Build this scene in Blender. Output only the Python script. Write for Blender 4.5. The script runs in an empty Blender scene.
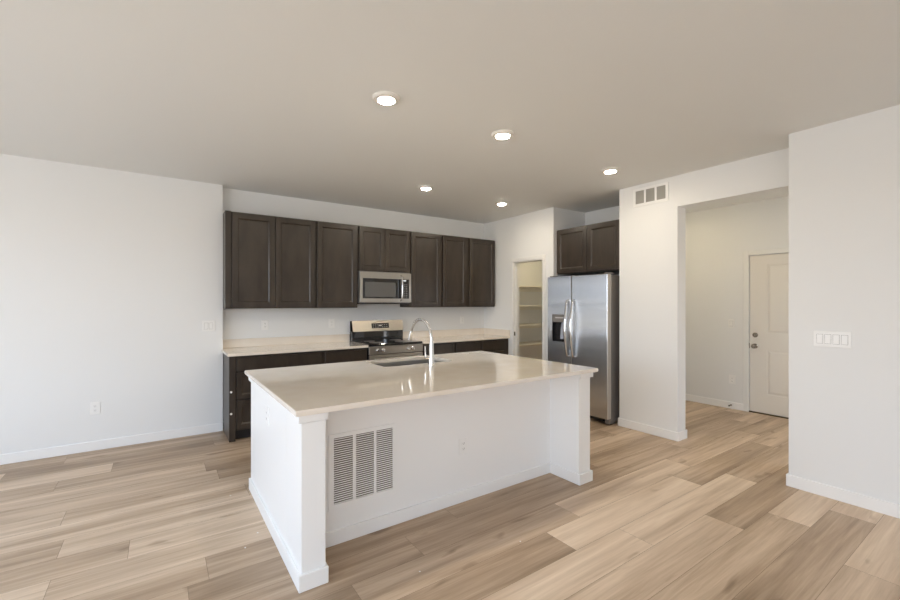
import bpy, bmesh, math, random
from mathutils import Vector, Matrix
random.seed(7)
D, PI = bpy.data, math.pi
sc = bpy.context.scene
COL = sc.collection

# ---------------------------------------------------------------- camera
YAW = 0.6055
cam_d = D.cameras.new('camera'); cam = D.objects.new('camera', cam_d); COL.objects.link(cam)
cam.location = (0, 0, 1.4361); cam.rotation_euler = (PI/2, 0, -YAW)
cam_d.sensor_width = 36; cam_d.lens = 418.87/900*36; cam_d.shift_y = 2.78/900
cam_d.clip_start = 0.05
sc.camera = cam
# ---------------------------------------------------------------- world, exposure
SKY = 6.0
world = D.worlds.new('world'); sc.world = world; world.use_nodes = True
nt = world.node_tree; nt.nodes.clear()
wo = nt.nodes.new('ShaderNodeOutputWorld'); bg = nt.nodes.new('ShaderNodeBackground')
tc = nt.nodes.new('ShaderNodeTexCoord'); sp = nt.nodes.new('ShaderNodeSeparateXYZ')
mr = nt.nodes.new('ShaderNodeMapRange'); rp = nt.nodes.new('ShaderNodeValToRGB')
mr.inputs['From Min'].default_value = -1; mr.inputs['From Max'].default_value = 1
nt.links.new(tc.outputs['Generated'], sp.inputs[0]); nt.links.new(sp.outputs['Z'], mr.inputs['Value'])
nt.links.new(mr.outputs[0], rp.inputs[0]); nt.links.new(rp.outputs[0], bg.inputs[0]); nt.links.new(bg.outputs[0], wo.inputs[0])
bg.inputs['Strength'].default_value = SKY
els = rp.color_ramp.elements
els[0].position = 0.0; els[0].color = (.46, .45, .44, 1)
els[1].position = 1.0; els[1].color = (.50, .68, .98, 1)
for p_, c_ in ((.45, (.56, .555, .55, 1)), (.497, (.52, .50, .47, 1)), (.503, (.87, .92, 1.0, 1)), (.56, (.74, .85, 1.0, 1)), (.72, (.60, .77, 1.0, 1))):
    e = els.new(p_); e.color = c_
sc.view_settings.view_transform = 'Standard'; sc.view_settings.look = 'None'
sc.view_settings.gamma = 1; sc.view_settings.use_curve_mapping = False
sc.view_settings.exposure = 0.31
sc.cycles.use_denoising = True
sc.cycles.max_bounces = 12; sc.cycles.diffuse_bounces = 10; sc.cycles.glossy_bounces = 6
sc.cycles.sample_clamp_indirect = 8
sc.cycles.caustics_reflective = False; sc.cycles.caustics_refractive = False
sun_d = D.lights.new('bounce_sun', 'SUN'); sun_d.energy = 24; sun_d.angle = .01; sun_d.color = (.80, .91, 1)
bounce_sun = D.objects.new('bounce_sun', sun_d); COL.objects.link(bounce_sun); bounce_sun.rotation_euler = (math.radians(38), 0, math.radians(6))  # unseen sun, added for its bounce off the floor onto the ceiling
def portal(loc, rot, sx, sy):
    l = D.lights.new('window_daylight', 'AREA'); l.shape = 'RECTANGLE'; l.size = sx; l.size_y = sy
    l.cycles.is_portal = True
    o = D.objects.new('window_daylight', l); o.location = loc; o.rotation_euler = rot; COL.objects.link(o)
CEIL = 2.7585
WX, WY = -3.3, -3.0           # the two unseen outer walls with the windows
WEST = [(-2.2, -0.4, .55, 2.4), (-.1, 1.8, .55, 2.4), (2.1, 4.2, .55, 2.4)]   # y0,y1,z0,z1
SOUTH = [(-2.2, -.4, .1, 2.2)]                                                  # x0,x1,z0,z1
for y0, y1, z0, z1 in WEST: portal((WX-.13, (y0+y1)/2, (z0+z1)/2), (PI/2, 0, -PI/2), y1-y0, z1-z0)
portal((5.45, -1.33, 1.15), (PI/2, 0, 0), .9, 1.9)  # portal of the unseen hall-end window added to brighten the hall
for x0, x1, z0, z1 in SOUTH: portal(((x0+x1)/2, WY-.13, (z0+z1)/2), (PI/2, 0, 0), x1-x0, z1-z0)

# ---------------------------------------------------------------- materials
def mat(name, col, rough=.5, metal=0, spec=.5, coat=0, emis=None, estr=0):
    m = D.materials.new(name); m.use_nodes = True
    b = m.node_tree.nodes['Principled BSDF']
    b.inputs['Base Color'].default_value = (*col, 1); b.inputs['Roughness'].default_value = rough
    b.inputs['Metallic'].default_value = metal; b.inputs['Specular IOR Level'].default_value = spec
    b.inputs['Coat Weight'].default_value = coat
    if emis: b.inputs['Emission Color'].default_value = (*emis, 1); b.inputs['Emission Strength'].default_value = estr
    return m
def noise(m, scale, detail=3, coords='Object', stretch=(1, 1, 1)):
    n = m.node_tree; t = n.nodes.new('ShaderNodeTexCoord'); mp = n.nodes.new('ShaderNodeMapping')
    mp.inputs['Scale'].default_value = stretch
    x = n.nodes.new('ShaderNodeTexNoise'); x.inputs['Scale'].default_value = scale; x.inputs['Detail'].default_value = detail
    n.links.new(t.outputs[coords], mp.inputs[0]); n.links.new(mp.outputs[0], x.inputs['Vector'])
    return x
def bump(m, scale, strength, dist=.002, **k):
    x = noise(m, scale, **k); n = m.node_tree; b = n.nodes.new('ShaderNodeBump')
    b.inputs['Strength'].default_value = strength; b.inputs['Distance'].default_value = dist
    n.links.new(x.outputs[0], b.inputs['Height']); n.links.new(b.outputs[0], n.nodes['Principled BSDF'].inputs['Normal'])
def vary(m, c0, c1, scale, p0=.3, p1=.7, **k):
    x = noise(m, scale, **k); n = m.node_tree; r = n.nodes.new('ShaderNodeValToRGB')
    r.color_ramp.elements[0].position = p0; r.color_ramp.elements[0].color = (*c0, 1)
    r.color_ramp.elements[1].position = p1; r.color_ramp.elements[1].color = (*c1, 1)
    n.links.new(x.outputs[0], r.inputs[0]); n.links.new(r.outputs[0], n.nodes['Principled BSDF'].inputs['Base Color'])
M = {}
M['wall'] = mat('wall_paint', (.795, .803, .805), .62, spec=.3); bump(M['wall'], 90, .12)
M['ceil'] = mat('ceiling_paint', (.80, .812, .805), .8, spec=.2); bump(M['ceil'], 60, .2)
M['trim'] = mat('trim_paint', (.86, .862, .86), .35)
M['door'] = mat('door_paint', (.77, .74, .69), .4)
M['casing'] = mat('casing_paint', (.80, .80, .79), .4)
M['plastic'] = mat('white_plastic', (.86, .86, .85), .3)
M['slot'] = mat('outlet_slot', (.12, .115, .11), .5)
M['wood'] = mat('stained_wood', (.05, .038, .03), .33, spec=.5)
vary(M['wood'], (.031, .0225, .0165), (.053, .040, .030), 3.5, detail=4, stretch=(3, 3, 1))
M['wood_in'] = mat('toe_kick_black', (.012, .010, .010), .5)  # near-black colour of the toe-kick boards
M['quartz'] = mat('quartz', (.7, .62, .53), .010, spec=.8, coat=.65)
M['quartz'].node_tree.nodes['Principled BSDF'].inputs['Coat Roughness'].default_value = .008
vary(M['quartz'], (.79, .715, .62), (.85, .79, .71), 5, detail=9, p0=.3, p1=.7)
def steel(name, col, rough, tangent=None, an=.95):
    m = mat(name, col, rough, 1)
    if tangent:
        n = m.node_tree; c = n.nodes.new('ShaderNodeCombineXYZ')
        for i in range(3): c.inputs[i].default_value = tangent[i]
        b = n.nodes['Principled BSDF']; b.inputs['Anisotropic'].default_value = an
        n.links.new(c.outputs[0], b.inputs['Tangent'])
    return m
M['steel_x'] = steel('brushed_steel_fridge', (.62, .64, .67), .235, (0, 1, 0), 1.0)
M['steel_y'] = steel('brushed_steel_front', (.44, .41, .365), .30, (1, 0, 0), .8)
M['edge'] = mat('door_edge_metal', (.55, .52, .48), .45, .6)
M['steel'] = steel('satin_steel', (.58, .57, .56), .28)
M['chrome'] = steel('chrome', (.80, .79, .78), .07)
M['nickel'] = steel('dark_nickel', (.32, .29, .25), .25)
M['grey'] = mat('grey_enamel', (.23, .215, .205), .4, metal=.2)
M['black'] = mat('black_enamel', (.012, .012, .014), .25)
M['glass'] = mat('black_glass', (.010, .010, .012), .04, spec=.7)
M['mwglass'] = mat('microwave_screen', (.10, .10, .10), .12, spec=.7)
M['text'] = mat('panel_print', (.6, .6, .6), .5)
M['duct_shade'] = mat('painted_duct_shade', (.10, .08, .06), .8)  # shade inside the duct, put into the colour of a flat sheet
M['filter'] = mat('grille_mesh', (.42, .41, .38), .7)
M['pantry'] = mat('pantry_shelf_paint', (.80, .77, .70), .5)
M['lamp'] = mat('lamp_diffuser', (1, 1, 1), .5, emis=(1, .88, .70), estr=240)
M['lamp_warm'] = mat('warm_lamp_diffuser', (1, 1, 1), .5, emis=(1, .82, .52), estr=190)
M['ring'] = mat('lamp_trim', (.82, .80, .76), .4)
M['rubber'] = mat('black_rubber', (.02, .02, .02), .6)
M['alum'] = mat('aluminium_threshold', (.12, .09, .06), .4, metal=.6)

# floor boards: every plank has its own tone and grain offset; some tones hold island shade
fm = mat('oak_plank', (.4, .3, .2), .42, spec=.35); M['floor'] = fm
n = fm.node_tree; L = n.links.new; pb = n.nodes['Principled BSDF']
at = n.nodes.new('ShaderNodeAttribute'); at.attribute_name = 'plank'
sx_ = n.nodes.new('ShaderNodeSeparateColor'); L(at.outputs['Color'], sx_.inputs[0])
tcf = n.nodes.new('ShaderNodeTexCoord'); sxyz = n.nodes.new('ShaderNodeSeparateXYZ'); L(tcf.outputs['Object'], sxyz.inputs[0])
def math_(op, a, b_):
    x = n.nodes.new('ShaderNodeMath'); x.operation = op
    for i, v in enumerate((a, b_)):
        if isinstance(v, (int, float)): x.inputs[i].default_value = v
        else: L(v, x.inputs[i])
    return x.outputs[0]
ox = math_('MULTIPLY', sx_.outputs[1], 37.0); oz = math_('MULTIPLY', sx_.outputs[2], 53.0)
cx = n.nodes.new('ShaderNodeCombineXYZ'); L(math_('ADD', sxyz.outputs[0], ox), cx.inputs[0]); L(sxyz.outputs[1], cx.inputs[1]); L(oz, cx.inputs[2])
def fnoise(stretch, scale, detail, dist=0, rough=.5):
    mp = n.nodes.new('ShaderNodeMapping'); mp.inputs['Scale'].default_value = stretch; L(cx.outputs[0], mp.inputs[0])
    x = n.nodes.new('ShaderNodeTexNoise'); x.inputs['Scale'].default_value = scale; x.inputs['Detail'].default_value = detail
    x.inputs['Distortion'].default_value = dist; x.inputs['Roughness'].default_value = rough; L(mp.outputs[0], x.inputs['Vector']); return x.outputs[0]
broad = fnoise((.55, 7.5, 1), 1.0, 2, .5)
grain = fnoise((1.1, 24, 1), 1.6, 6, .6, .6)
fine = fnoise((6, 160, 1), 1.0, 3)
knot = fnoise((2.2, 7, 1), 1.3, 2, .3)
t1 = math_('MULTIPLY', math_('SUBTRACT', broad, .5), .95)
t2 = math_('MULTIPLY', math_('SUBTRACT', grain, .5), .62)
t3 = math_('MULTIPLY', math_('SUBTRACT', fine, .5), .18)
kn = math_('MULTIPLY', math_('MAXIMUM', math_('SUBTRACT', knot, .665), 0), -3.0)
tone = math_('ADD', math_('ADD', math_('ADD', sx_.outputs[0], t1), math_('ADD', t2, t3)), kn)
fr = n.nodes.new('ShaderNodeValToRGB'); L(tone, fr.inputs[0]); L(fr.outputs[0], pb.inputs['Base Color'])
fe = fr.color_ramp.elements
fe[0].position = 0; fe[0].color = (.27, .19, .125, 1); fe[1].position = 1; fe[1].color = (.84, .71, .57, 1)
for p_, c_ in ((.3, (.44, .325, .225, 1)), (.55, (.60, .465, .34, 1)), (.8, (.74, .60, .46, 1))):
    e = fe.new(p_); e.color = c_
bf = n.nodes.new('ShaderNodeBump'); bf.inputs['Strength'].default_value = .12; bf.inputs['Distance'].default_value = .002
L(grain, bf.inputs['Height']); L(bf.outputs[0], pb.inputs['Normal'])
M['seam'] = mat('plank_seam', (.13, .09, .06), .7)

# ---------------------------------------------------------------- mesh helpers
def nb(): return bmesh.new()
def merge(bm, t):
    me = D.meshes.new('t'); t.to_mesh(me); bm.from_mesh(me); D.meshes.remove(me); t.free()
def box(bm, x0, y0, z0, x1, y1, z1, bev=0, seg=1):
    t = nb(); bmesh.ops.create_cube(t, size=1)
    for v in t.verts:
        v.co = Vector(((x0+x1)/2+v.co.x*(x1-x0), (y0+y1)/2+v.co.y*(y1-y0), (z0+z1)/2+v.co.z*(z1-z0)))
    if bev: bmesh.ops.bevel(t, geom=t.edges[:], offset=bev, segments=seg, affect='EDGES', profile=.5)
    merge(bm, t); return bm
def lathe(bm, prof, seg=32, mtx=Matrix()):          # profile (r, z) revolved about z
    t = nb(); rings = []
    for r, z in prof:
        rings.append([t.verts.new((max(r, 1e-5)*math.cos(2*PI*i/seg), max(r, 1e-5)*math.sin(2*PI*i/seg), z)) for i in range(seg)])
    for a, b_ in zip(rings, rings[1:]):
        for i in range(seg): t.faces.new((a[i], a[(i+1) % seg], b_[(i+1) % seg], b_[i]))
    if prof[0][0] > 1e-4: t.faces.new(rings[0][::-1])
    if prof[-1][0] > 1e-4: t.faces.new(rings[-1])
    bmesh.ops.remove_doubles(t, verts=t.verts, dist=1e-6)
    bmesh.ops.recalc_face_normals(t, faces=t.faces)
    bmesh.ops.transform(t, matrix=mtx, verts=t.verts); merge(bm, t); return bm
def tube(bm, pts, rad, seg=14):
    pts = [Vector(p) for p in pts]; R = rad if isinstance(rad, (list, tuple)) else [rad]*len(pts)
    t = nb(); rings = []; up = None
    for i, p in enumerate(pts):
        d = (pts[min(i+1, len(pts)-1)]-pts[max(i-1, 0)]).normalized()
        if up is None: up = d.orthogonal().normalized()
        up = (up-d*up.dot(d)).normalized(); s = d.cross(up)
        rings.append([t.verts.new(p+(up*math.cos(2*PI*k/seg)+s*math.sin(2*PI*k/seg))*R[i]) for k in range(seg)])
    for a, b_ in zip(rings, rings[1:]):
        for i in range(seg): t.faces.new((a[i], a[(i+1) % seg], b_[(i+1) % seg], b_[i]))
    t.faces.new(rings[0][::-1]); t.faces.new(rings[-1])
    bmesh.ops.recalc_face_normals(t, faces=t.faces); merge(bm, t); return bm
def axis(loc, d):                                    # matrix taking +z to direction d at loc
    return Matrix.Translation(loc) @ Vector((0, 0, 1)).rotation_difference(Vector(d)).to_matrix().to_4x4()
ORG = {}
def link(name, bm, m, parent=None, smooth=False):
    o0 = ORG.get(parent, Vector((0, 0, 0)))
    if o0.length: bmesh.ops.translate(bm, vec=-o0, verts=bm.verts)
    me = D.meshes.new(name); bm.to_mesh(me); bm.free()
    for mm in (m if isinstance(m, (list, tuple)) else [m]): me.materials.append(mm)
    if smooth:
        for f in me.polygons: f.use_smooth = True
        me.set_sharp_from_angle(angle=math.radians(35))
    o = D.objects.new(name, me); COL.objects.link(o)
    if parent: o.parent = parent; ORG[o] = o0
    return o
def struct(name, bm, m, parent=None):
    o = link(name, bm, m, parent)
    if parent is None: o['kind'] = 'structure'
    return o
def tag(o, label, cat, group=None):
    o['label'] = label; o['category'] = cat
    if group: o['group'] = group
    return o
def thing(name, label, cat, loc, group=None, rot=(0, 0, 0)):
    o = D.objects.new(name, None); o.location = loc; o.rotation_euler = rot; COL.objects.link(o); o.empty_display_size = .05
    ORG[o] = Vector(loc); return tag(o, label, cat, group)
def copy_tree(root, loc, rot, label, group=None):
    def cp(o, par):
        c = o.copy(); COL.objects.link(c); c.parent = par
        for ch in [x for x in D.objects if x.parent == o]: cp(ch, c)
        return c
    r = cp(root, None); r.location = loc; r.rotation_euler = rot; r['label'] = label
    if group: r['group'] = group
    return r

# ---------------------------------------------------------------- floor
ROW, R0, PL = .23, 1.35, 1.515
joint = {2: .80, 1: 1.985, 0: 2.40, -1: 3.04, -2: 3.42, -3: 3.815, -4: 3.085, 4: 1.63, 5: .21, 7: -.15, 8: -.478, 10: -.53, 12: .326, 13: -.67, 14: -.343, 16: -.71, 3: 2.75, 6: 1.05, 9: .55, 11: .4, 15: .45, 17: .2, -5: 3.6}
tones = {(2, 0): .56, (2, -1): .42, (2, 1): .74, (2, 2): .60, (1, 0): .80, (1, -1): .40, (1, 1): .50, (0, 0): .78, (0, -1): .76, (0, 1): .58,
         (-1, 0): .45, (-1, -1): .66, (-2, 0): .74, (-2, -1): .55, (-3, 0): .72, (-3, -1): .42, (-4, 0): .74, (-4, -1): .6, (4, 0): .46, (4, -1): .36,
         (5, 0): .48, (5, -1): .58, (7, 0): .72, (7, -1): .58, (8, 0): .66, (8, -1): .50, (10, 0): .66, (10, -1): .66, (12, 0): .36, (12, -1): .62,
         (13, 0): .46, (13, -1): .62, (14, 0): .40, (14, -1): .70, (16, 0): .50, (16, -1): .44, (15, -1): .34, (15, 0): .40, (3, 0): .50, (3, -1): .46, (3, -2): .42,
         (6, 0): .55, (6, -1): .62, (9, -1): .64, (9, 0): .5, (11, -1): .60, (11, -2): .62, (11, 0): .4}  # low tones along the island front also carry its floor shade
FX0, FX1, FY0, FY1 = WX-.12, 6.5, WY-.12, 5.57
bm = nb(); lay = bm.loops.layers.color.new('plank')
def quad(x0, y0, x1, y1, z, mi, c):
    f = bm.faces.new([bm.verts.new(v) for v in ((x0, y0, z), (x1, y0, z), (x1, y1, z), (x0, y1, z))]); f.material_index = mi
    for l in f.loops: l[lay] = c
quad(FX0, FY0, FX1, FY1, -.0015, 1, (0, 0, 0, 1))
for k in range(int((FY0-R0)//ROW), int((FY1-R0)//ROW)+1):
    j0 = joint.get(k, random.uniform(-1, 1)); ya, yb = max(FY0, R0+k*ROW), min(FY1, R0+(k+1)*ROW)
    for m_ in range(-8, 8):
        xa, xb = max(FX0, j0+m_*PL), min(FX1, j0+(m_+1)*PL)
        if xb-xa < .01 or yb-ya < .01: continue
        t_ = .65+.85*(tones.get((k, m_), random.uniform(.38, .74))-.56)
        quad(xa+.0007, ya+.0007, xb-.0007, yb-.0007, 0, 0, (t_, random.random(), random.random(), 1))
t = nb(); box(t, FX0, FY0, -.1, FX1, FY1, -.002); me_ = D.meshes.new('t'); t.to_mesh(me_); t.free()
nf = len(bm.faces); bm.from_mesh(me_); bm.faces.ensure_lookup_table()
for f in bm.faces[nf:]: f.material_index = 1
floor = struct('floor', bm, [M['floor'], M['seam']])

# ---------------------------------------------------------------- ceiling and walls
struct('ceiling', box(nb(), FX0, FY0, CEIL, FX1, FY1, CEIL+.12), M['ceil'])
def W(name, boxes, m='wall', bev=0):
    b = nb()
    for q in boxes: box(b, *q, bev=bev)
    return struct(name, b, M[m])
C = CEIL
YL, YB, XP, YA, XF, XR, XN, XH = 5.3225, 5.447, 4.4648, 3.9403, 5.146, 4.4166, 4.0556, 6.38
W('wall_left', [(WX, YL, 0, .58, 5.57, C)])
W('wall_kitchen', [(.58, YB, 0, 6.5, 5.57, C)])
PD0, PD1, PDH = 4.133, 4.747, 2.06
W('wall_pantry', [(XP, YA, 0, XP+.12, PD0, C), (XP, PD1, 0, XP+.12, YB, C), (XP, PD0, PDH, XP+.12, PD1, C)])
W('wall_alcove_left', [(XP+.12, YA, 0, XH, YA+.12, C)])
W('wall_alcove_back', [(XF, 2.90, 0, XF+.12, YA, C)])
W('wall_alcove_right', [(XR+.165, 2.78, 0, XF+.12, 2.90, C)])
YO = 2.231
W('wall_right', [(XR, YO, 0, XR+.165, 2.90, C), (XR, 1.19, 2.436, XR+.165, YO, C)])
W('wall_near', [(XN, WY, 0, XR+.165, 1.19, C)])
DY0, DY1, DH = 1.376, 2.29, 2.05
W('wall_hall', [(XH, -1.2, 0, XH+.12, DY0-.02, C), (XH, DY1+.02, 0, XH+.12, 5.447, C), (XH, DY0-.02, DH+.02, XH+.12, DY1+.02, C)])
W('wall_hall_end', [(XR+.165, -1.32, 0, 5.0, -1.2, C), (5.9, -1.32, 0, XH+.12, -1.2, C), (5.0, -1.32, 0, 5.9, -1.2, .2), (5.0, -1.32, 2.1, 5.9, -1.2, C)])
def holed(name, w0, w1, holes, mk):
    parts = []; xs = w0
    for a, b_, z0, z1 in holes:
        parts += [mk(xs, a, 0, C), mk(a, b_, 0, z0), mk(a, b_, z1, C)]; xs = b_
    parts.append(mk(xs, w1, 0, C)); W(name, parts)
holed('wall_window_side', WY-.12, 5.57, WEST, lambda a, b_, z0, z1: (WX-.12, a, z0, WX, b_, z1))
holed('wall_behind', WX, XR+.165, SOUTH, lambda a, b_, z0, z1: (a, WY-.12, z0, b_, WY, z1))
def window(i, mk, a, b_, z0, z1):
    bm = nb(); w = .05; mid = (a+b_)/2
    for q in ((a, a+w, z0, z1), (b_-w, b_, z0, z1), (a+w, b_-w, z0, z0+w), (a+w, b_-w, z1-w, z1), (mid-.03, mid+.03, z0+w, z1-w)): box(bm, *mk(*q))
    struct('window_%d' % i, bm, M['trim'])
wi = 0
for a, b_, z0, z1 in WEST: wi += 1; window(wi, lambda a, b_, z0, z1: (WX-.09, a, z0, WX-.03, b_, z1), a, b_, z0, z1)
for a, b_, z0, z1 in SOUTH: wi += 1; window(wi, lambda a, b_, z0, z1: (a, WY-.09, z0, b_, WY-.03, z1), a, b_, z0, z1)
wi += 1; window(wi, lambda a, b_, z0, z1: (a, -1.29, z0, b_, -1.23, z1), 5.0, 5.9, .2, 2.1)  # unseen hall-end window, added to bring daylight into the hall
BH, BT = .092, .014
def BB(name, boxes):
    b = nb()
    for q in boxes: box(b, q[0], q[1], .0, q[2], q[3], BH, bev=.003)
    struct(name, b, M['trim'])
BB('baseboard_left', [(WX, YL-BT, .580, YL)])
BB('baseboard_near', [(XN-BT, WY, XN, 1.19+BT), (XN, 1.19, XR+.16, 1.19+BT)])
BB('baseboard_right', [(XR-BT, YO-BT, XR, 2.90+BT), (XR, YO-BT, XR+.165+BT, YO), (XR, 2.90, XR+.12, 2.90+BT)])
BB('baseboard_pantry', [(XP-BT, YA-BT, XP, PD0-.06), (XP-BT, PD1+.06, XP, 4.84)])
BB('baseboard_hall', [(XH-BT, DY1+.065, XH, YA), (XH-BT, -1.2, XH, DY0-.065)])
# pantry opening: jamb and casing
b = nb()
box(b, XP-.001, PD0-.0, 0, XP+.121, PD0+.012, PDH); box(b, XP-.001, PD1-.012, 0, XP+.121, PD1, PDH); box(b, XP-.001, PD0+.012, PDH-.012, XP+.121, PD1-.012, PDH)
cw = .057
box(b, XP-.012, PD0-cw, 0, XP-.001, PD0, PDH+cw, bev=.003); box(b, XP-.012, PD1, 0, XP-.001, PD1+cw, PDH+cw, bev=.003); box(b, XP-.012, PD0, PDH, XP-.001, PD1, PDH+cw, bev=.003)
box(b, XP+.045, PD1-.024, 0, XP+.08, PD1-.012, PDH-.012)
tr = struct('trim_1', b, M['casing'])
link('strike_plate', box(nb(), XP+.008, PD1-.0145, .93, XP+.035, PD1-.012, .99, bev=.0005), M['nickel'], tr)

# ---------------------------------------------------------------- hall door
b = nb(); x0 = XH+.01
stile, PT = .115, .035
def door_leaf(bm, xf, y0, y1, z0, z1, panels):
    """slab whose front faces -X, with sunk frames round raised panels"""
    ys = [y0, y0+stile+.075, y1-stile-.075, y1]
    zs = [z0]+[z for p in panels for z in p]+[z1]
    box(bm, xf, y0, z0, xf+PT, ys[1], z1); box(bm, xf, ys[2], z0, xf+PT, y1, z1)
    for a, c in zip(zs[0::2], zs[1::2]): box(bm, xf, ys[1], a, xf+PT, ys[2], c)
    for a, c in panels:
        box(bm, xf+.010, ys[1], a, xf+PT, ys[2], c)
        t = nb(); bmesh.ops.create_cube(t, size=1)
        for v in t.verts:
            ins = .035 if v.co.x < 0 else .012
            v.co = Vector((xf+(.002 if v.co.x < 0 else .0101), (ys[1]+ins) if v.co.y < 0 else (ys[2]-ins), (a+ins) if v.co.z < 0 else (c-ins)))
        merge(bm, t)
door_leaf(b, x0, DY0, DY1, .018, DH, [(.26, .83), (1.045, 1.93)])
d1 = struct('door_1', b, M['door'])
kb = nb(); ky = DY1-.062
lathe(kb, [(.032, 0), (.032, .006), (.014, .010), (.012, .035), (.026, .042), (.030, .055), (.024, .068), (0, .071)], mtx=axis((x0, ky, .872), (-1, 0, 0)))
link('door_knob', kb, M['nickel'], d1, True)
kb = nb(); lathe(kb, [(.031, 0), (.031, .008), (.025, .016), (.012, .018), (.012, .022), (0, .022)], mtx=axis((x0, ky, 1.016), (-1, 0, 0)))
link('deadbolt', kb, M['nickel'], d1, True)
link('latch_plate', box(nb(), XH+.004, DY1+.002, .84, XH+.03, DY1+.006, .905), M['nickel'], d1)
link('threshold', box(nb(), XH-.004, DY0-.01, 0, XH+.10, DY1+.01, .016, bev=.003), M['alum'], d1)
b = nb(); cw = .062
box(b, XH-.013, DY0-.005-cw, 0, XH, DY0-.005, DH+.005+cw, bev=.003); box(b, XH-.013, DY1+.005, 0, XH, DY1+.005+cw, DH+.005+cw, bev=.003)
box(b, XH-.013, DY0-.005, DH+.007, XH, DY1+.005, DH+.005+cw, bev=.003)
box(b, XH, DY1+.006, .016, XH+.11, DY1+.02, DH+.02); box(b, XH, DY0-.02, .016, XH+.11, DY0-.006, DH+.02); box(b, XH, DY0-.006, DH+.006, XH+.11, DY1+.006, DH+.02)
box(b, XH+.048, DY0-.006, .016, XH+.10, DY1+.006, DH+.006)
struct('trim_2', b, M['casing'])

# ---------------------------------------------------------------- cabinets
def shaker(bm, ax, pos, a0, a1, z0, z1, th=.020, rail=.057):
    """shaker front; ax 'y' faces -Y at y=pos, ax 'x' faces -X at x=pos"""
    def B(p0, q0, r0, p1, q1, r1, bev=.0012):        # along, depth, z
        if ax == 'y': box(bm, p0, q0, r0, p1, q1, r1, bev=bev)
        else: box(bm, q0, p0, r0, q1, p1, r1, bev=bev)
    B(a0, pos, z0, a0+rail, pos+th, z1); B(a1-rail, pos, z0, a1, pos+th, z1)
    B(a0+rail, pos, z0, a1-rail, pos+th, z0+rail); B(a0+rail, pos, z1-rail, a1-rail, pos+th, z1)
    s = .013; o_ = [(a0+rail, z0+rail), (a1-rail, z0+rail), (a1-rail, z1-rail), (a0+rail, z1-rail)]
    i_ = [(a0+rail+s, z0+rail+s), (a1-rail-s, z0+rail+s), (a1-rail-s, z1-rail-s), (a0+rail+s, z1-rail-s)]
    P = lambda a, d, z: (a, d, z) if ax == 'y' else (d, a, z)
    vo = [bm.verts.new(P(a, pos+.002, z)) for a, z in o_]; vi = [bm.verts.new(P(a, pos+.0112, z)) for a, z in i_]
    for k in range(4):
        q = (vo[k], vo[(k+1) % 4], vi[(k+1) % 4], vi[k]); bm.faces.new(q if ax == 'y' else q[::-1])
    B(a0+rail, pos+.011, z0+rail, a1-rail, pos+th-.001, z1-rail, 0)
    return bm
UF, UT, UB = 5.125, 2.440, 1.372    # door face, top, bottom of the wall cabinets
def upper(x0, x1, z0, z1, doors, label, fill=None):
    t = thing('wall_cabinet', label, 'cabinet', ((x0+x1)/2, YB-.001, z0), 'dark cabinets on the kitchen wall')
    b = nb(); box(b, x0, UF+.028, z0, x1, YB-.001, z1, bev=.001)
    link('body', b, M['wood'], t)
    if fill: link('filler', box(nb(), x0, UF+.003, z0, fill, UF+.0275, z1, bev=.001), M['wood'], t)
    for a, c in doors: link('door', shaker(nb(), 'y', UF, a, c, z0+.014, z1-.012, th=.027), M['wood'], t)
G = .0008
upper(.5825, 1.565-G, UB, UT, [(.648, 1.090), (1.098, 1.552)], 'dark wood double-door wall cabinet at the left end, beside the white wall', .637)
upper(1.565, 2.105-G, UB, UT, [(1.580, 2.090)], 'dark wood single-door wall cabinet just left of the microwave')
upper(2.105, 2.880-G, 1.852, UT, [(2.122, 2.482), (2.490, 2.866)], 'short dark wood two-door cabinet above the microwave')
upper(2.880, 3.402-G, UB, UT, [(2.893, 3.388)], 'dark wood single-door wall cabinet just right of the microwave')
upper(3.402, 3.890-G, UB, UT, [(3.424, 3.860)], 'narrow dark wood wall cabinet, second from the right end')
upper(3.890, 4.440, UB, UT, [(3.920, 4.424)], 'dark wood wall cabinet at the right end, nearest the pantry doorway')
# above the fridge
CX = 4.517
t = thing('wall_cabinet', 'short dark wood two-door cabinet above the refrigerator', 'cabinet', (XF-.001, 3.42, 1.83))
link('body', box(nb(), CX+.021, 2.905, 1.83, XF-.001, YA-.004, UT, bev=.001), M['wood'], t)
link('door', shaker(nb(), 'x', CX, 3.436, YA-.014, 1.845, UT-.01), M['wood'], t)
link('door', shaker(nb(), 'x', CX, 2.965, 3.428, 1.845, UT-.01), M['wood'], t)
# base cabinets
BF, CTB = 4.825, .884     # front of the doors, underside of the worktops
def base(x0, x1, fronts, label, fill=None, side=False):
    t = thing('base_cabinet', label, 'cabinet', ((x0+x1)/2, YB-.05, 0), 'dark base cabinets along the kitchen wall')
    b = nb(); box(b, x0, BF+.021, .105, x1, YB-.002, CTB, bev=.001)
    if side: box(b, x0, BF+.021, .0, x0+.018, YL-.03, .106)
    link('body', b, M['wood'], t)
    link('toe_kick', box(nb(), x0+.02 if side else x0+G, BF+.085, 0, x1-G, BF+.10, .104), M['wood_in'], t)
    for nm, a, c, z0, z1 in fronts: link(nm, shaker(nb(), 'y', BF, a, c, z0, z1, rail=.045 if nm == 'drawer' else .057) if z1-z0 > .2 else box(nb(), a, BF, z0, c, BF+.02, z1, bev=.003), M['wood'], t)
    return t
bx = base(.584, 1.560-G, [('drawer', .655, 1.540, .722, .862), ('drawer', .655, 1.540, .436, .705), ('drawer', .655, 1.540, .125, .419)],
     'dark wood base cabinet with three wide drawers at the left end', side=True)
link('filler', box(nb(), .584, BF+.004, 0, .642, BF+.0205, CTB, bev=.001), M['wood'], bx)
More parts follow.
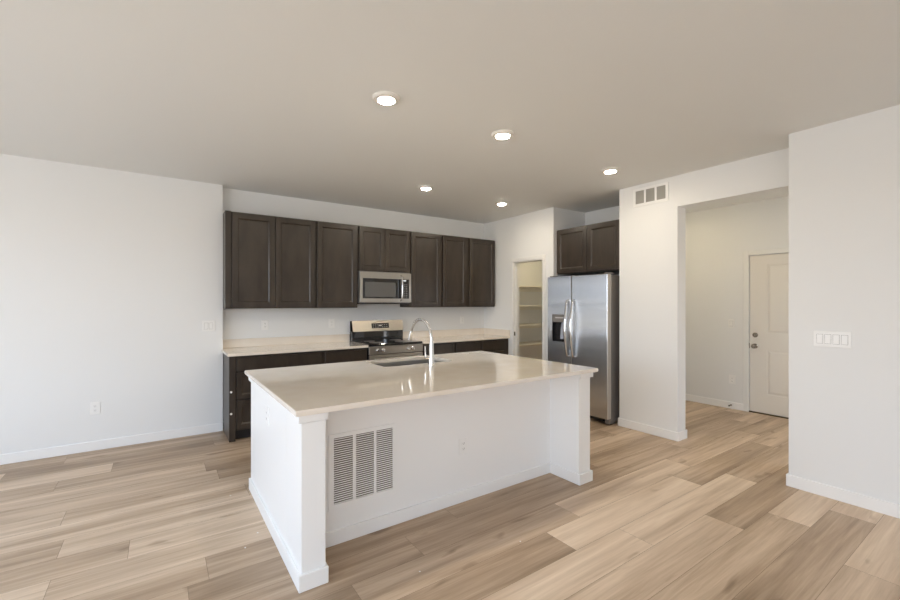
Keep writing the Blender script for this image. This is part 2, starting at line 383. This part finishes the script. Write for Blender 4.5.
for z in (.515, .290):
    bb = nb(); lathe(bb, [(.011, 0), (.010, .008), (0, .011)], 16, axis((.602, BF+.004, z), (0, -1, 0))); link('bumper', bb, M['plastic'], bx, True)['label'] = 'small white plastic bumper'
base(1.560, 2.108-G, [('drawer', 1.578, 2.092, .722, .862), ('door', 1.578, 2.092, .125, .705)], 'dark wood base cabinet left of the range, behind the island sink')
base(2.884, 3.420-G, [('drawer', 2.912, 3.402, .722, .862), ('door', 2.912, 3.402, .125, .705)], 'dark wood base cabinet right of the range, behind the faucet')
base(3.420, 3.900-G, [('drawer', 3.446, 3.874, .722, .862), ('door', 3.446, 3.874, .125, .705)], 'dark wood base cabinet, middle one right of the range')
base(3.900, 4.462, [('drawer', 3.921, 4.370, .722, .862), ('door', 3.921, 4.370, .125, .705)], 'dark wood base cabinet in the corner by the pantry wall')
def prism(bm, poly, z0, z1, bev=.003):
    t = nb(); lo = [t.verts.new((x, y, z0)) for x, y in poly]; hi = [t.verts.new((x, y, z1)) for x, y in poly]
    t.faces.new(lo[::-1]); t.faces.new(hi); k = len(poly)
    for i in range(k): t.faces.new((lo[i], lo[(i+1) % k], hi[(i+1) % k], hi[i]))
    bmesh.ops.recalc_face_normals(t, faces=t.faces)
    if bev: bmesh.ops.bevel(t, geom=t.edges[:], offset=bev, segments=2, affect='EDGES')
    merge(bm, t); return bm
CF = 4.800
t = thing('countertop', 'pale quartz countertop left of the range on dark drawers', 'countertop', (1.34, 5.1, CTB))
link('slab', prism(nb(), [(.566, CF), (2.106, CF), (2.106, YB-.001), (.5815, YB-.001), (.5815, YL-.001), (.566, YL-.001)], CTB+.0005, .914), M['quartz'], t)
link('backsplash', box(nb(), .5815, YB-.020, .9145, 2.106, YB-.001, 1.014, bev=.002), M['quartz'], t)
t = thing('countertop', 'pale quartz countertop right of the range, ending at the pantry wall', 'countertop', (3.67, 5.1, CTB))
link('slab', prism(nb(), [(2.886, CF), (XP-.001, CF), (XP-.001, YB-.001), (2.886, YB-.001)], CTB+.0005, .914), M['quartz'], t)
link('backsplash', box(nb(), 2.886, YB-.020, .9145, XP-.0215, YB-.001, 1.014, bev=.002), M['quartz'], t)
link('backsplash', box(nb(), XP-.021, CF+.012, .9145, XP-.001, YB-.001, 1.014, bev=.002), M['quartz'], t)['label'] = 'short return along the pantry wall'

# ---------------------------------------------------------------- microwave
mx0, mx1, my, mz0, mz1 = 2.106, 2.860, 5.075, 1.432, 1.838
t = thing('microwave', 'stainless steel over-the-range microwave under the short cabinet', 'microwave', ((mx0+mx1)/2, YB-.01, mz0))
link('body', box(nb(), mx0+.002, my+.03, mz0, mx1-.002, YB-.002, mz1+.012, bev=.002), M['grey'], t)
dx1 = mx0+.575                                        # door: left three quarters
b = nb(); fx = .042
box(b, mx0, my, mz1-.082, dx1, my+.03, mz1, bev=.002); box(b, mx0, my, mz0+.010, dx1, my+.03, mz0+.062, bev=.002)
box(b, mx0, my, mz0+.062, mx0+fx, my+.03, mz1-.082)
dr = link('door', b, M['steel_y'], t)
link('window', box(nb(), mx0+fx, my+.004, mz0+.062, dx1-.0, my+.03, mz1-.082, bev=.001), M['glass'], dr)
link('screen', box(nb(), mx0+fx+.030, my+.0025, mz0+.082, dx1-.060, my+.0042, mz1-.130), M['mwglass'], dr)
b = nb(); hx = dx1+.018
tube(b, [(hx, my+.004, mz0+.03), (hx, my-.030, mz0+.055)]+[(hx, my-.036-.012*math.sin(PI*i/10), mz0+.06+.29*i/10) for i in range(11)]+[(hx, my-.030, mz1-.052), (hx, my+.004, mz1-.03)], .011)
link('handle', b, M['chrome'], t, True)
b = nb(); box(b, dx1+.002, my, mz1-.082, mx1, my+.03, mz1, bev=.002); box(b, dx1+.002, my, mz0+.010, mx1, my+.03, mz0+.062, bev=.002); box(b, mx1-.034, my, mz0+.062, mx1, my+.03, mz1-.082)
cp = link('control_panel', b, M['steel_y'], t)
link('keypad', box(nb(), dx1+.002, my+.003, mz0+.062, mx1-.034, my+.03, mz1-.082, bev=.001), M['glass'], cp)
b = nb()
for r in range(8):
    for c in range(3): box(b, dx1+.045+c*.030, my+.002, mz0+.080+r*.024, dx1+.056+c*.030, my+.0032, mz0+.087+r*.024)
link('key_print', b, M['text'], cp)
link('display', box(nb(), dx1+.050, my+.0015, mz1-.108, dx1+.100, my+.0032, mz1-.094), mat('microwave_display', (.5, .5, .5), .4, emis=(.8, .9, 1), estr=.6), cp)
link('vent_grille', box(nb(), mx0+.01, my+.005, mz0-.012, mx1-.01, YB-.08, mz0-.0005, bev=.002), M['black'], t)

# ---------------------------------------------------------------- range
rx0, rx1, ry = 2.112, 2.880, 4.790
t = thing('range', 'stainless steel electric range with black glass cooktop', 'stove', ((rx0+rx1)/2, 5.1, 0))
link('body', box(nb(), rx0, ry+.03, .03, rx1, YB-.01, .895, bev=.003), M['black'], t)
link('base', box(nb(), rx0+.02, ry+.06, 0, rx1-.02, YB-.05, .03), M['rubber'], t)
b = nb(); box(b, rx0-.001, ry+.02, .8955, rx1+.001, YB-.095, .922, bev=.004, seg=2)
ck = link('cooktop', b, M['glass'], t)
for cx_, cy_, r_ in ((rx0+.19, 4.99, .10), (rx1-.19, 4.99, .115), (rx0+.19, 5.22, .075), (rx1-.19, 5.22, .08)):
    b = nb(); lathe(b, [(r_-.003, 0), (r_, 0), (r_, .0005), (r_-.003, .0005), (r_-.003, 0)], 40, Matrix.Translation((cx_, cy_, .9221))); link('burner_ring', b, M['grey'], ck)
b = nb(); gy = YB-.075                                # back guard, lower half black, upper half steel leaning back
box(b, rx0, gy-.02, .8955, rx1, YB-.012, 1.045, bev=.002)
link('back_guard', b, M['glass'], t)
b = nb(); tt = nb(); bmesh.ops.create_cube(tt, size=1)
for v in tt.verts:
    yy = YB-.012 if v.co.y > 0 else (gy-.045 if v.co.z < 0 else gy-.005)
    v.co = Vector((rx0+.002 if v.co.x < 0 else rx1-.002, yy, 1.046 if v.co.z < 0 else 1.190))
bmesh.ops.bevel(tt, geom=tt.edges[:], offset=.004, segments=2, affect='EDGES'); merge(b, tt)
cpn = link('control_panel', b, M['steel_y'], t)
def slab_on_guard(x0, x1, z0, z1, d):
    tt = nb(); bmesh.ops.create_cube(tt, size=1)
    for v in tt.verts:
        z = z0 if v.co.z < 0 else z1; yf = gy-.045+.040*(z-1.046)/.144
        v.co = Vector((x0 if v.co.x < 0 else x1, yf-d if v.co.y < 0 else yf+.003, z))
    return tt
dsp = link('display', slab_on_guard(2.392, 2.652, 1.085, 1.152, .0015), M['glass'], cpn)
b = nb()
for r in range(2):
    for c in range(7):
        if c == 3: continue
        merge(b, slab_on_guard(2.408+c*.034, 2.424+c*.034, 1.098+r*.028, 1.104+r*.028, .0025))
merge(b, slab_on_guard(2.497, 2.540, 1.112, 1.130, .0025))
link('panel_print', b, M['text'], dsp)
fp = link('front_panel', box(nb(), rx0+.002, ry, .790, rx1-.002, ry+.03, .893, bev=.004), M['steel_y'], t)
for kx in (rx0+.115, rx0+.185, rx1-.225, rx1-.155):
    b = nb(); lathe(b, [(.026, 0), (.026, .004), (.020, .006), (.019, .026), (.015, .029), (0, .029)], 24, axis((kx, ry, .843), (0, -1, 0)))
    box(b, kx-.004, ry-.036, .823, kx+.004, ry-.026, .863, bev=.001)
    link('knob', b, M['chrome'], t, True)
od = link('oven_door', box(nb(), rx0+.004, ry-.002, .225, rx1-.004, ry+.029, .783, bev=.004), M['steel_y'], t)
link('window', box(nb(), rx0+.10, ry-.004, .33, rx1-.10, ry-.002, .64), M['glass'], od)
b = nb(); tube(b, [(rx0+.05, ry-.055, .735), (rx1-.05, ry-.055, .735)], .013)
for hx in (rx0+.075, rx1-.075): tube(b, [(hx, ry-.002, .735), (hx, ry-.055, .735)], .010)
link('handle', b, M['steel'], od, True)
link('drawer', box(nb(), rx0+.004, ry-.002, .045, rx1-.004, ry+.029, .218, bev=.004), M['steel_y'], t)

# ---------------------------------------------------------------- refrigerator
fx0, fy0, fy1, fsp, ftop = 4.270, 2.958, 3.868, 3.478, 1.775
t = thing('refrigerator', 'stainless steel side-by-side refrigerator in the alcove', 'refrigerator', (4.7, 3.41, 0))
fx2 = fx0+.075
link('body', box(nb(), fx2+.008, fy0+.006, .03, XF-.06, fy1-.006, ftop-.015, bev=.004), M['grey'], t)
def fdoor(y0, y1, cut=None):
    tt = nb(); z0, z1 = .075, ftop
    if cut is None: box(tt, fx0, y0, z0, fx2, y1, z1, bev=.008, seg=3)
    else:
        cy0, cy1, cz0, cz1 = cut
        box(tt, fx0+.045, y0, z0, fx2, y1, z1); box(tt, fx0, y0, z0, fx0+.0449, y1, cz0); box(tt, fx0, y0, cz1, fx0+.0449, y1, z1)
        box(tt, fx0, y0, cz0, fx0+.0449, cy0, cz1); box(tt, fx0, cy1, cz0, fx0+.0449, y1, cz1)
    return tt
DC = (3.555, 3.792, .930, 1.285)
fzd = link('freezer_door', fdoor(fsp+.004, fy1, DC), [M['steel_x'], M['edge']], t)
rfd = link('fridge_door', fdoor(fy0, fsp-.004), [M['steel_x'], M['edge']], t)
for o_ in (fzd, rfd):
    for f in o_.data.polygons: f.material_index = 0 if f.normal.x < -.6 else 1
ds = link('dispenser', box(nb(), fx0+.002, DC[0]+.001, 1.185, fx0+.040, DC[1]-.001, 1.284), M['grey'], fzd)
b = nb(); box(b, fx0+.036, DC[0]+.001, .931, fx0+.0445, DC[1]-.001, 1.1845); box(b, fx0+.002, DC[0]+.001, .931, fx0+.036, DC[0]+.010, 1.1845); box(b, fx0+.002, DC[1]-.010, .931, fx0+.036, DC[1]-.001, 1.1845); box(b, fx0-.004, DC[0]+.010, .931, fx0+.036, DC[1]-.010, .940)
link('recess', b, M['black'], ds)
b = nb(); tube(b, [(fx0+.034, 3.64, 1.18), (fx0+.018, 3.635, 1.10), (fx0+.020, 3.63, .97)], [.014, .022, .034], 12); link('paddle', b, mat('dispenser_paddle', (.35, .37, .45), .2), ds, True)
b = nb(); box(b, fx0+.0008, 3.60, 1.235, fx0+.0021, 3.74, 1.250); link('panel_print', b, M['text'], ds)
def fh(y, par):
    b = nb(); z0, z1 = .765, 1.465; pts = []
    for i in range(17):
        s = i/16; pts.append((fx0-.028-.042*math.sin(PI*s), y, z0+(z1-z0)*s))
    pts = [(fx0+.002, y, z0-.004)]+pts+[(fx0+.002, y, z1+.004)]
    tube(b, pts, [.014]+[.012+.006*math.sin(PI*i/16) for i in range(17)]+[.014], 16); link('handle', b, M['chrome'], par, True)
fh(fsp+.045, fzd); fh(fsp-.045, rfd)
b = nb(); box(b, fx2-.02, fy0+.02, .028, fx2+.01, fy1-.02, .073, bev=.003); link('base_grille', b, M['black'], t)
for y in (fy0+.035, fy1-.035):
    b = nb(); box(b, fx0+.035, y-.032, .012, fx0+.16, y+.028, .070, bev=.010, seg=2); link('foot_cover', b, M['grey'], t)
    b = nb(); tube(b, [(fx0+.10, y-.015, .016), (fx0+.10, y+.015, .016)], .016); link('roller', b, M['rubber'], t, True)
    b = nb(); box(b, fx0+.02, y-.025, ftop+.001, fx0+.14, y+.02, ftop+.018, bev=.005); link('hinge_cover', b, M['grey'], t)

# ---------------------------------------------------------------- island
IX0, IX1, IY0, IY1 = .579, 2.856, 2.138, 3.545
KW = 2.442; T_ = .885
t = thing('kitchen_island', 'white painted kitchen island with corner posts and baseboard', 'kitchen island', (1.7, 2.9, 0))
b = nb()
box(b, IX0, KW, 0, IX1, KW+.11, T_)                         # knee wall
box(b, IX0, KW+.11, 0, IX0+.04, IY1, T_)                    # left end panel
box(b, IX1-.04, KW+.11, 0, IX1, IY1, T_)
link('knee_wall', b, M['trim'], t)
link('post', box(nb(), IX0, IY0, 0, .701, KW-.0005, T_, bev=.0015), M['trim'], t)
link('post', box(nb(), 2.718, IY0, 0, IX1, KW-.0005, T_, bev=.0015), M['trim'], t)
e = .018; H0 = .838
for k_, q in enumerate(((IX0-e, IY0-e, H0, .701+e*.6, IY0, T_), (IX0-e, IY0, H0, IX0, IY1, T_), (.701, IY0, H0, .701+e*.6, KW, T_),
          (2.718-e*.1, IY0-e, H0, IX1+e, IY0, T_), (IX1, IY0, H0, IX1+e, IY1, T_))):
    if k_ in (0, 3): b = nb()
    box(b, *q, bev=.002)
    if k_ in (2, 4): link('cap_moulding', b, M['trim'], t)
b = nb(); HB = .084; e = .016
for q in ((IX0-e, IY0-e, 0, .701+e*.7, IY0, HB), (IX0-e, IY0, 0, IX0, IY1, HB), (.701, IY0, 0, .701+e*.7, KW, HB), (.701, KW-e, 0, 2.718, KW, HB),
          (2.718-e*.7, IY0, 0, 2.718, KW, HB), (2.718-e*.7, IY0-e, 0, IX1+e, IY0, HB), (IX1, IY0, 0, IX1+e, IY1, HB)): box(b, *q, bev=.0025)
link('baseboard', b, M['trim'], t)
# dark cabinets on the working side of the island
b = nb(); box(b, IX0+.041, KW+.111, .10, 1.47, IY1-.03, T_-.001); box(b, 2.24, KW+.111, .10, IX1-.041, IY1-.03, T_-.001); box(b, 1.471, KW+.111, .10, 2.239, IY1-.03, .64)
link('cabinet_body', b, M['wood'], t)
for a, c in ((.62, 1.04), (1.045, 1.465), (1.475, 1.85), (1.855, 2.235), (2.245, 2.81)):
    bb = nb(); shaker(bb, 'y', 0, a, c, .12, .86)
    for v in bb.verts: v.co.y = IY1-.009-v.co.y
    bmesh.ops.reverse_faces(bb, faces=bb.faces); link('door', bb, M['wood'], t)
# island worktop with sink cut-out
ax0, ax1, ay0, ay1 = .5363, 2.8786, 2.076, 3.562
sx0, sx1, sy0, sy1 = 1.500, 2.175, 3.090, 3.500
tt = nb()
def ring(z, r): return [tt.verts.new((x, y, z)) for x, y in r]
O_ = [(ax0, ay0), (ax1, ay0), (ax1, ay1), (ax0, ay1)]
def rrect(x0, y0, x1, y1, r, k=4):
    out = []
    for cx_, cy_, a0 in ((x0+r, y0+r, PI), (x1-r, y0+r, 1.5*PI), (x1-r, y1-r, 0), (x0+r, y1-r, .5*PI)):
        for i in range(k+1): a = a0+.5*PI*i/k; out.append((cx_+r*math.cos(a), cy_+r*math.sin(a)))
    return out
I_ = rrect(sx0, sy0, sx1, sy1, .02)
def holed_face(z, flip):
    o = ring(z, O_); i_ = ring(z, I_); k = 5
    for c in range(4):
        arc = i_[c*k:(c+1)*k]; nxt = i_[((c+1)*k) % 20]; face = [o[c]]+[o[(c+1) % 4], nxt]+arc[::-1]
        tt.faces.new(face)
    return o, i_
o1, i1 = holed_face(T_+.0005, 1); o2, i2 = holed_face(.914, 0)
for A, B_ in ((o1, o2), (i1, i2)):
    for i in range(len(A)): tt.faces.new((A[i], A[(i+1) % len(A)], B_[(i+1) % len(A)], B_[i]))
bmesh.ops.recalc_face_normals(tt, faces=tt.faces)
outer = [e_ for e_ in tt.edges if all(min(abs(v.co.x-ax0), abs(v.co.x-ax1)) < 1e-4 and min(abs(v.co.y-ay0), abs(v.co.y-ay1)) < 1e-4 for v in e_.verts)]
bmesh.ops.bevel(tt, geom=outer, offset=.003, segments=2, affect='EDGES')
tag(link('island_countertop', tt, M['quartz']), 'polished cream quartz slab covering the whole island', 'countertop')
# sink
t = thing('sink', 'undermount stainless steel sink set in the island countertop', 'sink', ((sx0+sx1)/2, (sy0+sy1)/2, .665))
tt = nb()
def loop(x0, y0, x1, y1, z, r): return [tt.verts.new((x, y, z)) for x, y in rrect(x0, y0, x1, y1, r)]
Ls = [loop(sx0-.025, sy0-.018, sx1+.025, sy1+.018, .8835, .03), loop(sx0-.004, sy0-.004, sx1+.004, sy1+.004, .8835, .022), loop(sx0-.002, sy0-.002, sx1+.002, sy1+.002, .700, .03),
      loop(sx0+.02, sy0+.02, sx1-.02, sy1-.02, .674, .03), loop(sx0+.24, sy0+.17, sx1-.24, sy1-.17, .668, .02)]
for A, B_ in zip(Ls, Ls[1:]):
    for i in range(20): tt.faces.new((A[i], A[(i+1) % 20], B_[(i+1) % 20], B_[i]))
tt.faces.new(Ls[-1]); bmesh.ops.recalc_face_normals(tt, faces=tt.faces)
bs = link('basin', tt, M['steel'], t, True); md = bs.modifiers.new('thickness', 'SOLIDIFY'); md.thickness = .0015; md.offset = 0
b = nb(); lathe(b, [(.045, 0), (.045, .003), (.03, .002), (0, .001)], 24, Matrix.Translation(((sx0+sx1)/2, (sy0+sy1)/2, .669))); link('drain', b, M['chrome'], t, True)
# faucet
qx, qy, qz = 1.880, 2.990, .914
t = thing('faucet', 'tall chrome gooseneck pull-down faucet behind the island sink', 'faucet', (qx, qy, qz))
b = nb(); lathe(b, [(.030, 0), (.030, .006), (.025, .010), (.0235, .05), (.021, .12), (.0165, .185), (.0135, .20), (.013, .21)], 28, Matrix.Translation((qx, qy, qz))); link('base', b, M['chrome'], t, True)
r_ = .178; zc = 1.112
pts = [(qx, qy, qz+.15), (qx, qy, zc-.03)]+[(qx, qy+r_-r_*math.cos(a), zc+r_*math.sin(a)) for a in [PI*160/180*i/20 for i in range(21)]]
b = nb(); tube(b, pts, .0118, 16)
for k_ in range(12):                                       # rings shaped after dashes of chrome reflection on the arc
    a = PI*160/180*(.18+.62*k_/11); p = Vector((qx, qy+r_-r_*math.cos(a), zc+r_*math.sin(a))); d_ = Vector((0, math.sin(a), math.cos(a)))
    lathe(b, [(.0118, -.004), (.0138, -.001), (.0138, .001), (.0118, .004)], 14, axis(p, d_))
link('neck', b, M['chrome'], t, True)
a = PI*160/180; p = Vector(pts[-1]); d_ = Vector((0, math.sin(a), math.cos(a)))
b = nb(); lathe(b, [(.013, -.004), (.0145, 0), (.016, .015), (.018, .05), (.0195, .078), (.016, .081), (0, .081)], 24, axis(p, d_)); hd = link('spray_head', b, M['chrome'], t, True)
q_ = p+d_*.04+Vector((0, .0165, .006)); b = nb(); box(b, q_.x-.007, q_.y-.006, q_.z-.02, q_.x+.007, q_.y+.004, q_.z+.02, bev=.003); link('spray_button', b, M['rubber'], hd)
b = nb(); tube(b, [(qx-.018, qy, qz+.062), (qx-.062, qy, qz+.062)], .012); tube(b, [(qx-.056, qy, qz+.062), (qx-.060, qy, qz+.10), (qx-.066, qy-.004, qz+.160)], [.007, .0055, .005]); link('handle', b, M['chrome'], t, True)

# ---------------------------------------------------------------- return-air grille on the island
gx0, gx1, gz0, gz1 = .815, 1.256, .203, .656
t = thing('return_air_grille', 'large white louvred air grille on the island front', 'vent', ((gx0+gx1)/2, KW, (gz0+gz1)/2))
cols = [(.847, .967), (.986, 1.106), (1.122, 1.241)]; cz0, cz1 = .236, .630
cols[2] = (1.121, 1.236)
b = nb(); yF, yK = KW-.009, KW-.0005
box(b, gx0, yF, gz0, gx1, yK, cz0, bev=.0015); box(b, gx0, yF, cz1, gx1, yK, gz1, bev=.0015)
for a, c in ((gx0, cols[0][0]), (cols[0][1], cols[1][0]), (cols[1][1], cols[2][0]), (cols[2][1], gx1)): box(b, a, yF, cz0, c, yK, cz1)
fr_ = link('frame', b, M['trim'], t)
link('duct_shade_sheet', box(nb(), cols[0][0]-.001, KW-.0025, cz0-.001, cols[2][1]+.001, KW-.0006, cz1+.001), M['duct_shade'], t)  # dark sheet replaces duct depth, painting the shade between the louvres
for a, c in cols:
    b = nb(); N = 30
    for i in range(N):
        z = cz0+(i+.5)*(cz1-cz0)/N; tt = nb(); bmesh.ops.create_cube(tt, size=1)
        for v in tt.verts:
            v.co = Vector((a if v.co.x < 0 else c, (yF+.0005) if v.co.y < 0 else yF+.0035, z+(-.0026 if v.co.y < 0 else .0008)+v.co.z*.0018))
        merge(b, tt)
    link('louvres', b, M['trim'], t)
for x, z in ((.90, gz1-.012), (1.17, gz1-.012), (.90, gz0+.014), (1.17, gz0+.014)): link('screw', lathe(nb(), [(.005, 0), (.004, .002), (0, .0025)], 12, axis((x, yF, z), (0, -1, 0))), M['trim'], t)
# supply register high on the right wall
vy0, vy1, vz0, vz1 = 2.325, 2.720, 2.515, 2.715
t = thing('wall_register', 'white three-section air register high on the wall near the ceiling', 'vent', (XR, (vy0+vy1)/2, (vz0+vz1)/2))
b = nb(); xF, xK = XR-.010, XR-.0005
vc = [(2.352, 2.449), (2.471, 2.571), (2.592, 2.692)]; hz0, hz1 = 2.545, 2.687
box(b, xF, vy0, vz0, xK, vy1, hz0, bev=.0015); box(b, xF, vy0, hz1, xK, vy1, vz1, bev=.0015)
for a, c in ((vy0, vc[0][0]), (vc[0][1], vc[1][0]), (vc[1][1], vc[2][0]), (vc[2][1], vy1)): box(b, xF, a, hz0, xK, c, hz1)
link('frame', b, M['trim'], t)
link('duct_shade_sheet', box(nb(), XR-.0025, vc[0][0]-.001, hz0-.001, XR-.0006, vc[2][1]+.001, hz1+.001), M['duct_shade'], t)  # same painted shade sheet behind the register bars
for a, c in vc:
    b = nb(); N = 12
    for i in range(N): y = a+(i+.5)*(c-a)/N; box(b, xF+.001, y-.0028, hz0, XR-.003, y+.0028, hz1)
    for i in range(5): z = hz0+(i+.5)*(hz1-hz0)/5; box(b, XR-.005, a, z-.0015, XR-.003, c, z+.0015)
    link('louvres', b, M['filter'], t)

# ---------------------------------------------------------------- outlets and switches (built facing -Y at the origin, then copied)
def wall_plate(w, n_, kind, name, label, cat, loc, rot, group):
    t = thing(name, label, cat, (0, 0, 0), group)
    h = .118; link('plate', box(nb(), -w/2, -.006, -h/2, w/2, -.0003, h/2, bev=.0025), M['plastic'], t)
    for i in range(n_):
        x = (i-(n_-1)/2)*.046
        if kind == 'outlet':
            for z in (-.0195, .0195):
                r = link('receptacle', box(nb(), x-.0165, -.0085, z-.0135, x+.0165, -.006, z+.0135, bev=.002), M['plastic'], t)
                b = nb(); box(b, x-.0075, -.0090, z-.002, x-.0055, -.0084, z+.007); box(b, x+.0055, -.0090, z-.002, x+.0075, -.0084, z+.007); box(b, x-.002, -.0090, z-.009, x+.002, -.0084, z-.005)
                link('slots', b, M['slot'], r)
        else:
            tt = nb(); bmesh.ops.create_cube(tt, size=1)
            for v in tt.verts:
                up = v.co.z > 0
                v.co = Vector((x+v.co.x*.033, -.006 if v.co.y > 0 else (-.0075 if up else -.0115), v.co.z*.066))
            link('rocker', tt, M['plastic'], t)
            b = nb()
            for q in ((x-.0185, -.033-.0018, x-.0172, .0348), (x+.0172, -.0348, x+.0185, .0348), (x-.0172, -.0348, x+.0172, -.0335), (x-.0172, .0335, x+.0172, .0348)): box(b, q[0], -.0064, q[1], q[2], -.0058, q[3])
            link('rocker_gap', b, M['slot'], t)
    t.location = loc; t.rotation_euler = rot
    return t
FS = (0, 0, 0); FWX = (0, 0, -PI/2)       # facing -Y / facing -X
GO = 'white duplex outlets'
o1_ = wall_plate(.080, 1, 'outlet', 'wall_outlet', 'white duplex outlet low on the left wall, above the baseboard', 'outlet', (-.520, YL, .410), FS, GO)
copy_tree(o1_, (1.045, YB, 1.166), FS, 'white duplex outlet above the countertop left of the range, nearest the left wall', GO)
copy_tree(o1_, (1.865, YB, 1.163), FS, 'white duplex outlet above the countertop, just left of the range', GO)
copy_tree(o1_, (4.005, YB, 1.160), FS, 'white duplex outlet above the countertop right of the range', GO)
copy_tree(o1_, (1.805, KW, .400), FS, 'white duplex outlet on the recessed front of the island', GO)
copy_tree(o1_, (IX0, 2.93, .700), FWX, 'white duplex outlet on the left end of the island', GO)
copy_tree(o1_, (XH, 2.490, .395), FWX, 'white duplex outlet low on the hallway wall left of the door', GO)
wall_plate(.128, 2, 'switch', 'light_switch', 'white double rocker switch on the left wall beside the cabinets', 'switch', (.440, YL, 1.180), FS, 'white rocker switches')
wall_plate(.210, 4, 'switch', 'light_switch', 'white four-gang rocker switch plate on the near right wall', 'switch', (XN, .931, 1.168), FWX, 'white rocker switches')
wall_plate(.075, 1, 'switch', 'light_switch', 'small single switch on the hallway wall beside the door', 'switch', (XH, 2.500, 1.155), FWX, 'white rocker switches')
t = thing('door_stop', 'small spring door stop on the hallway baseboard', 'door stop', (XH-BT, 2.50, .05))
b = nb(); lathe(b, [(.012, 0), (.012, .004), (.006, .006), (.006, .055)], 16, axis((XH-BT, 2.50, .05), (-1, 0, 0))); link('spring', b, M['nickel'], t, True)
b = nb(); lathe(b, [(.006, .055), (.009, .056), (.009, .068), (0, .070)], 16, axis((XH-BT, 2.50, .05), (-1, 0, 0))); link('tip', b, M['rubber'], t, True)

# ---------------------------------------------------------------- pantry shelves
PX0, PX1 = XP+.121, XH-.001
for i, (z, lb) in enumerate(((1.722, 'topmost'), (1.392, 'second from the top'), (1.062, 'third from the top'), (.735, 'lowest one in view'))):
    t = thing('pantry_shelf', 'cream wooden shelf inside the pantry, '+lb, 'shelf', ((PX0+PX1)/2, YB, z), 'pantry shelves')
    link('board', box(nb(), PX0, 5.07, z-.020, PX1, YB-.001, z, bev=.001), M['pantry'], t)
    link('cleat', box(nb(), PX0, YB-.020, z-.085, PX1, YB-.001, z-.0205), M['pantry'], t)

# ---------------------------------------------------------------- ceiling lights
GL = 'round recessed ceiling lights'
def downlight(loc, label, group=GL, lm='lamp'):
    t = thing('ceiling_light', label, 'light', (0, 0, 0), group)
    b = nb(); lathe(b, [(.088, 0), (.088, -.006), (.080, -.016), (.058, -.021), (.051, -.017), (.051, 0)], 40); link('trim_ring', b, M['ring'], t, True)
    b = nb(); lathe(b, [(.0508, -.002), (.0508, -.0185), (.046, -.0235), (.030, -.027), (0, -.0285)], 40); link('diffuser', b, M[lm], t, True)
    t.location = loc; return t
l0 = downlight((1.200, 2.455, CEIL-.0003), 'lit round ceiling light nearest the camera, above the island left end')
copy_tree(l0, (2.206, 2.462, CEIL-.0003), FS, 'lit round ceiling light in the middle of the nearer row', GL)
copy_tree(l0, (3.685, 2.520, CEIL-.0003), FS, 'lit round ceiling light nearest the wall register', GL)
copy_tree(l0, (2.498, 4.090, CEIL-.0003), FS, 'lit round ceiling light in the far row, in front of the microwave', GL)
copy_tree(l0, (3.720, 4.170, CEIL-.0003), FS, 'lit round ceiling light nearest the pantry wall', GL)
l1 = downlight((5.45, .60, CEIL-.0003), 'lit round ceiling light in the hallway', lm='lamp_warm')
l3 = copy_tree(l1, (5.45, 2.9, CEIL-.0003), FS, 'added unseen round ceiling light deep in the hallway', GL)  # second hall lamp, out of view, added to brighten the hall
l2 = copy_tree(l1, (5.20, 4.70, CEIL-.0003), FS, 'lit round ceiling light inside the pantry', GL)

# ---------------------------------------------------------------- specks on the floor
spk = [(.43, 3.49), (.50, 2.83), (.41, 2.70), (1.14, 1.93), (1.78, 1.83)]
lb = ['by the island baseboard, far left corner', 'beside the left end of the island', 'left of the island, on a plank seam', 'in front of the return air grille', 'in front of the island, on a brown plank']
for (x, y), s in zip(spk, lb):
    b = nb(); bmesh.ops.create_icosphere(b, subdivisions=1, radius=.005)
    for v in b.verts: v.co = Vector((v.co.x*random.uniform(.7, 1.3)+x, v.co.y*random.uniform(.7, 1.3)+y, v.co.z*.4+.0021))
    tag(link('paint_chip', b, M['plastic']), 'tiny white paint chip '+s, 'debris', 'white chips on the floor')
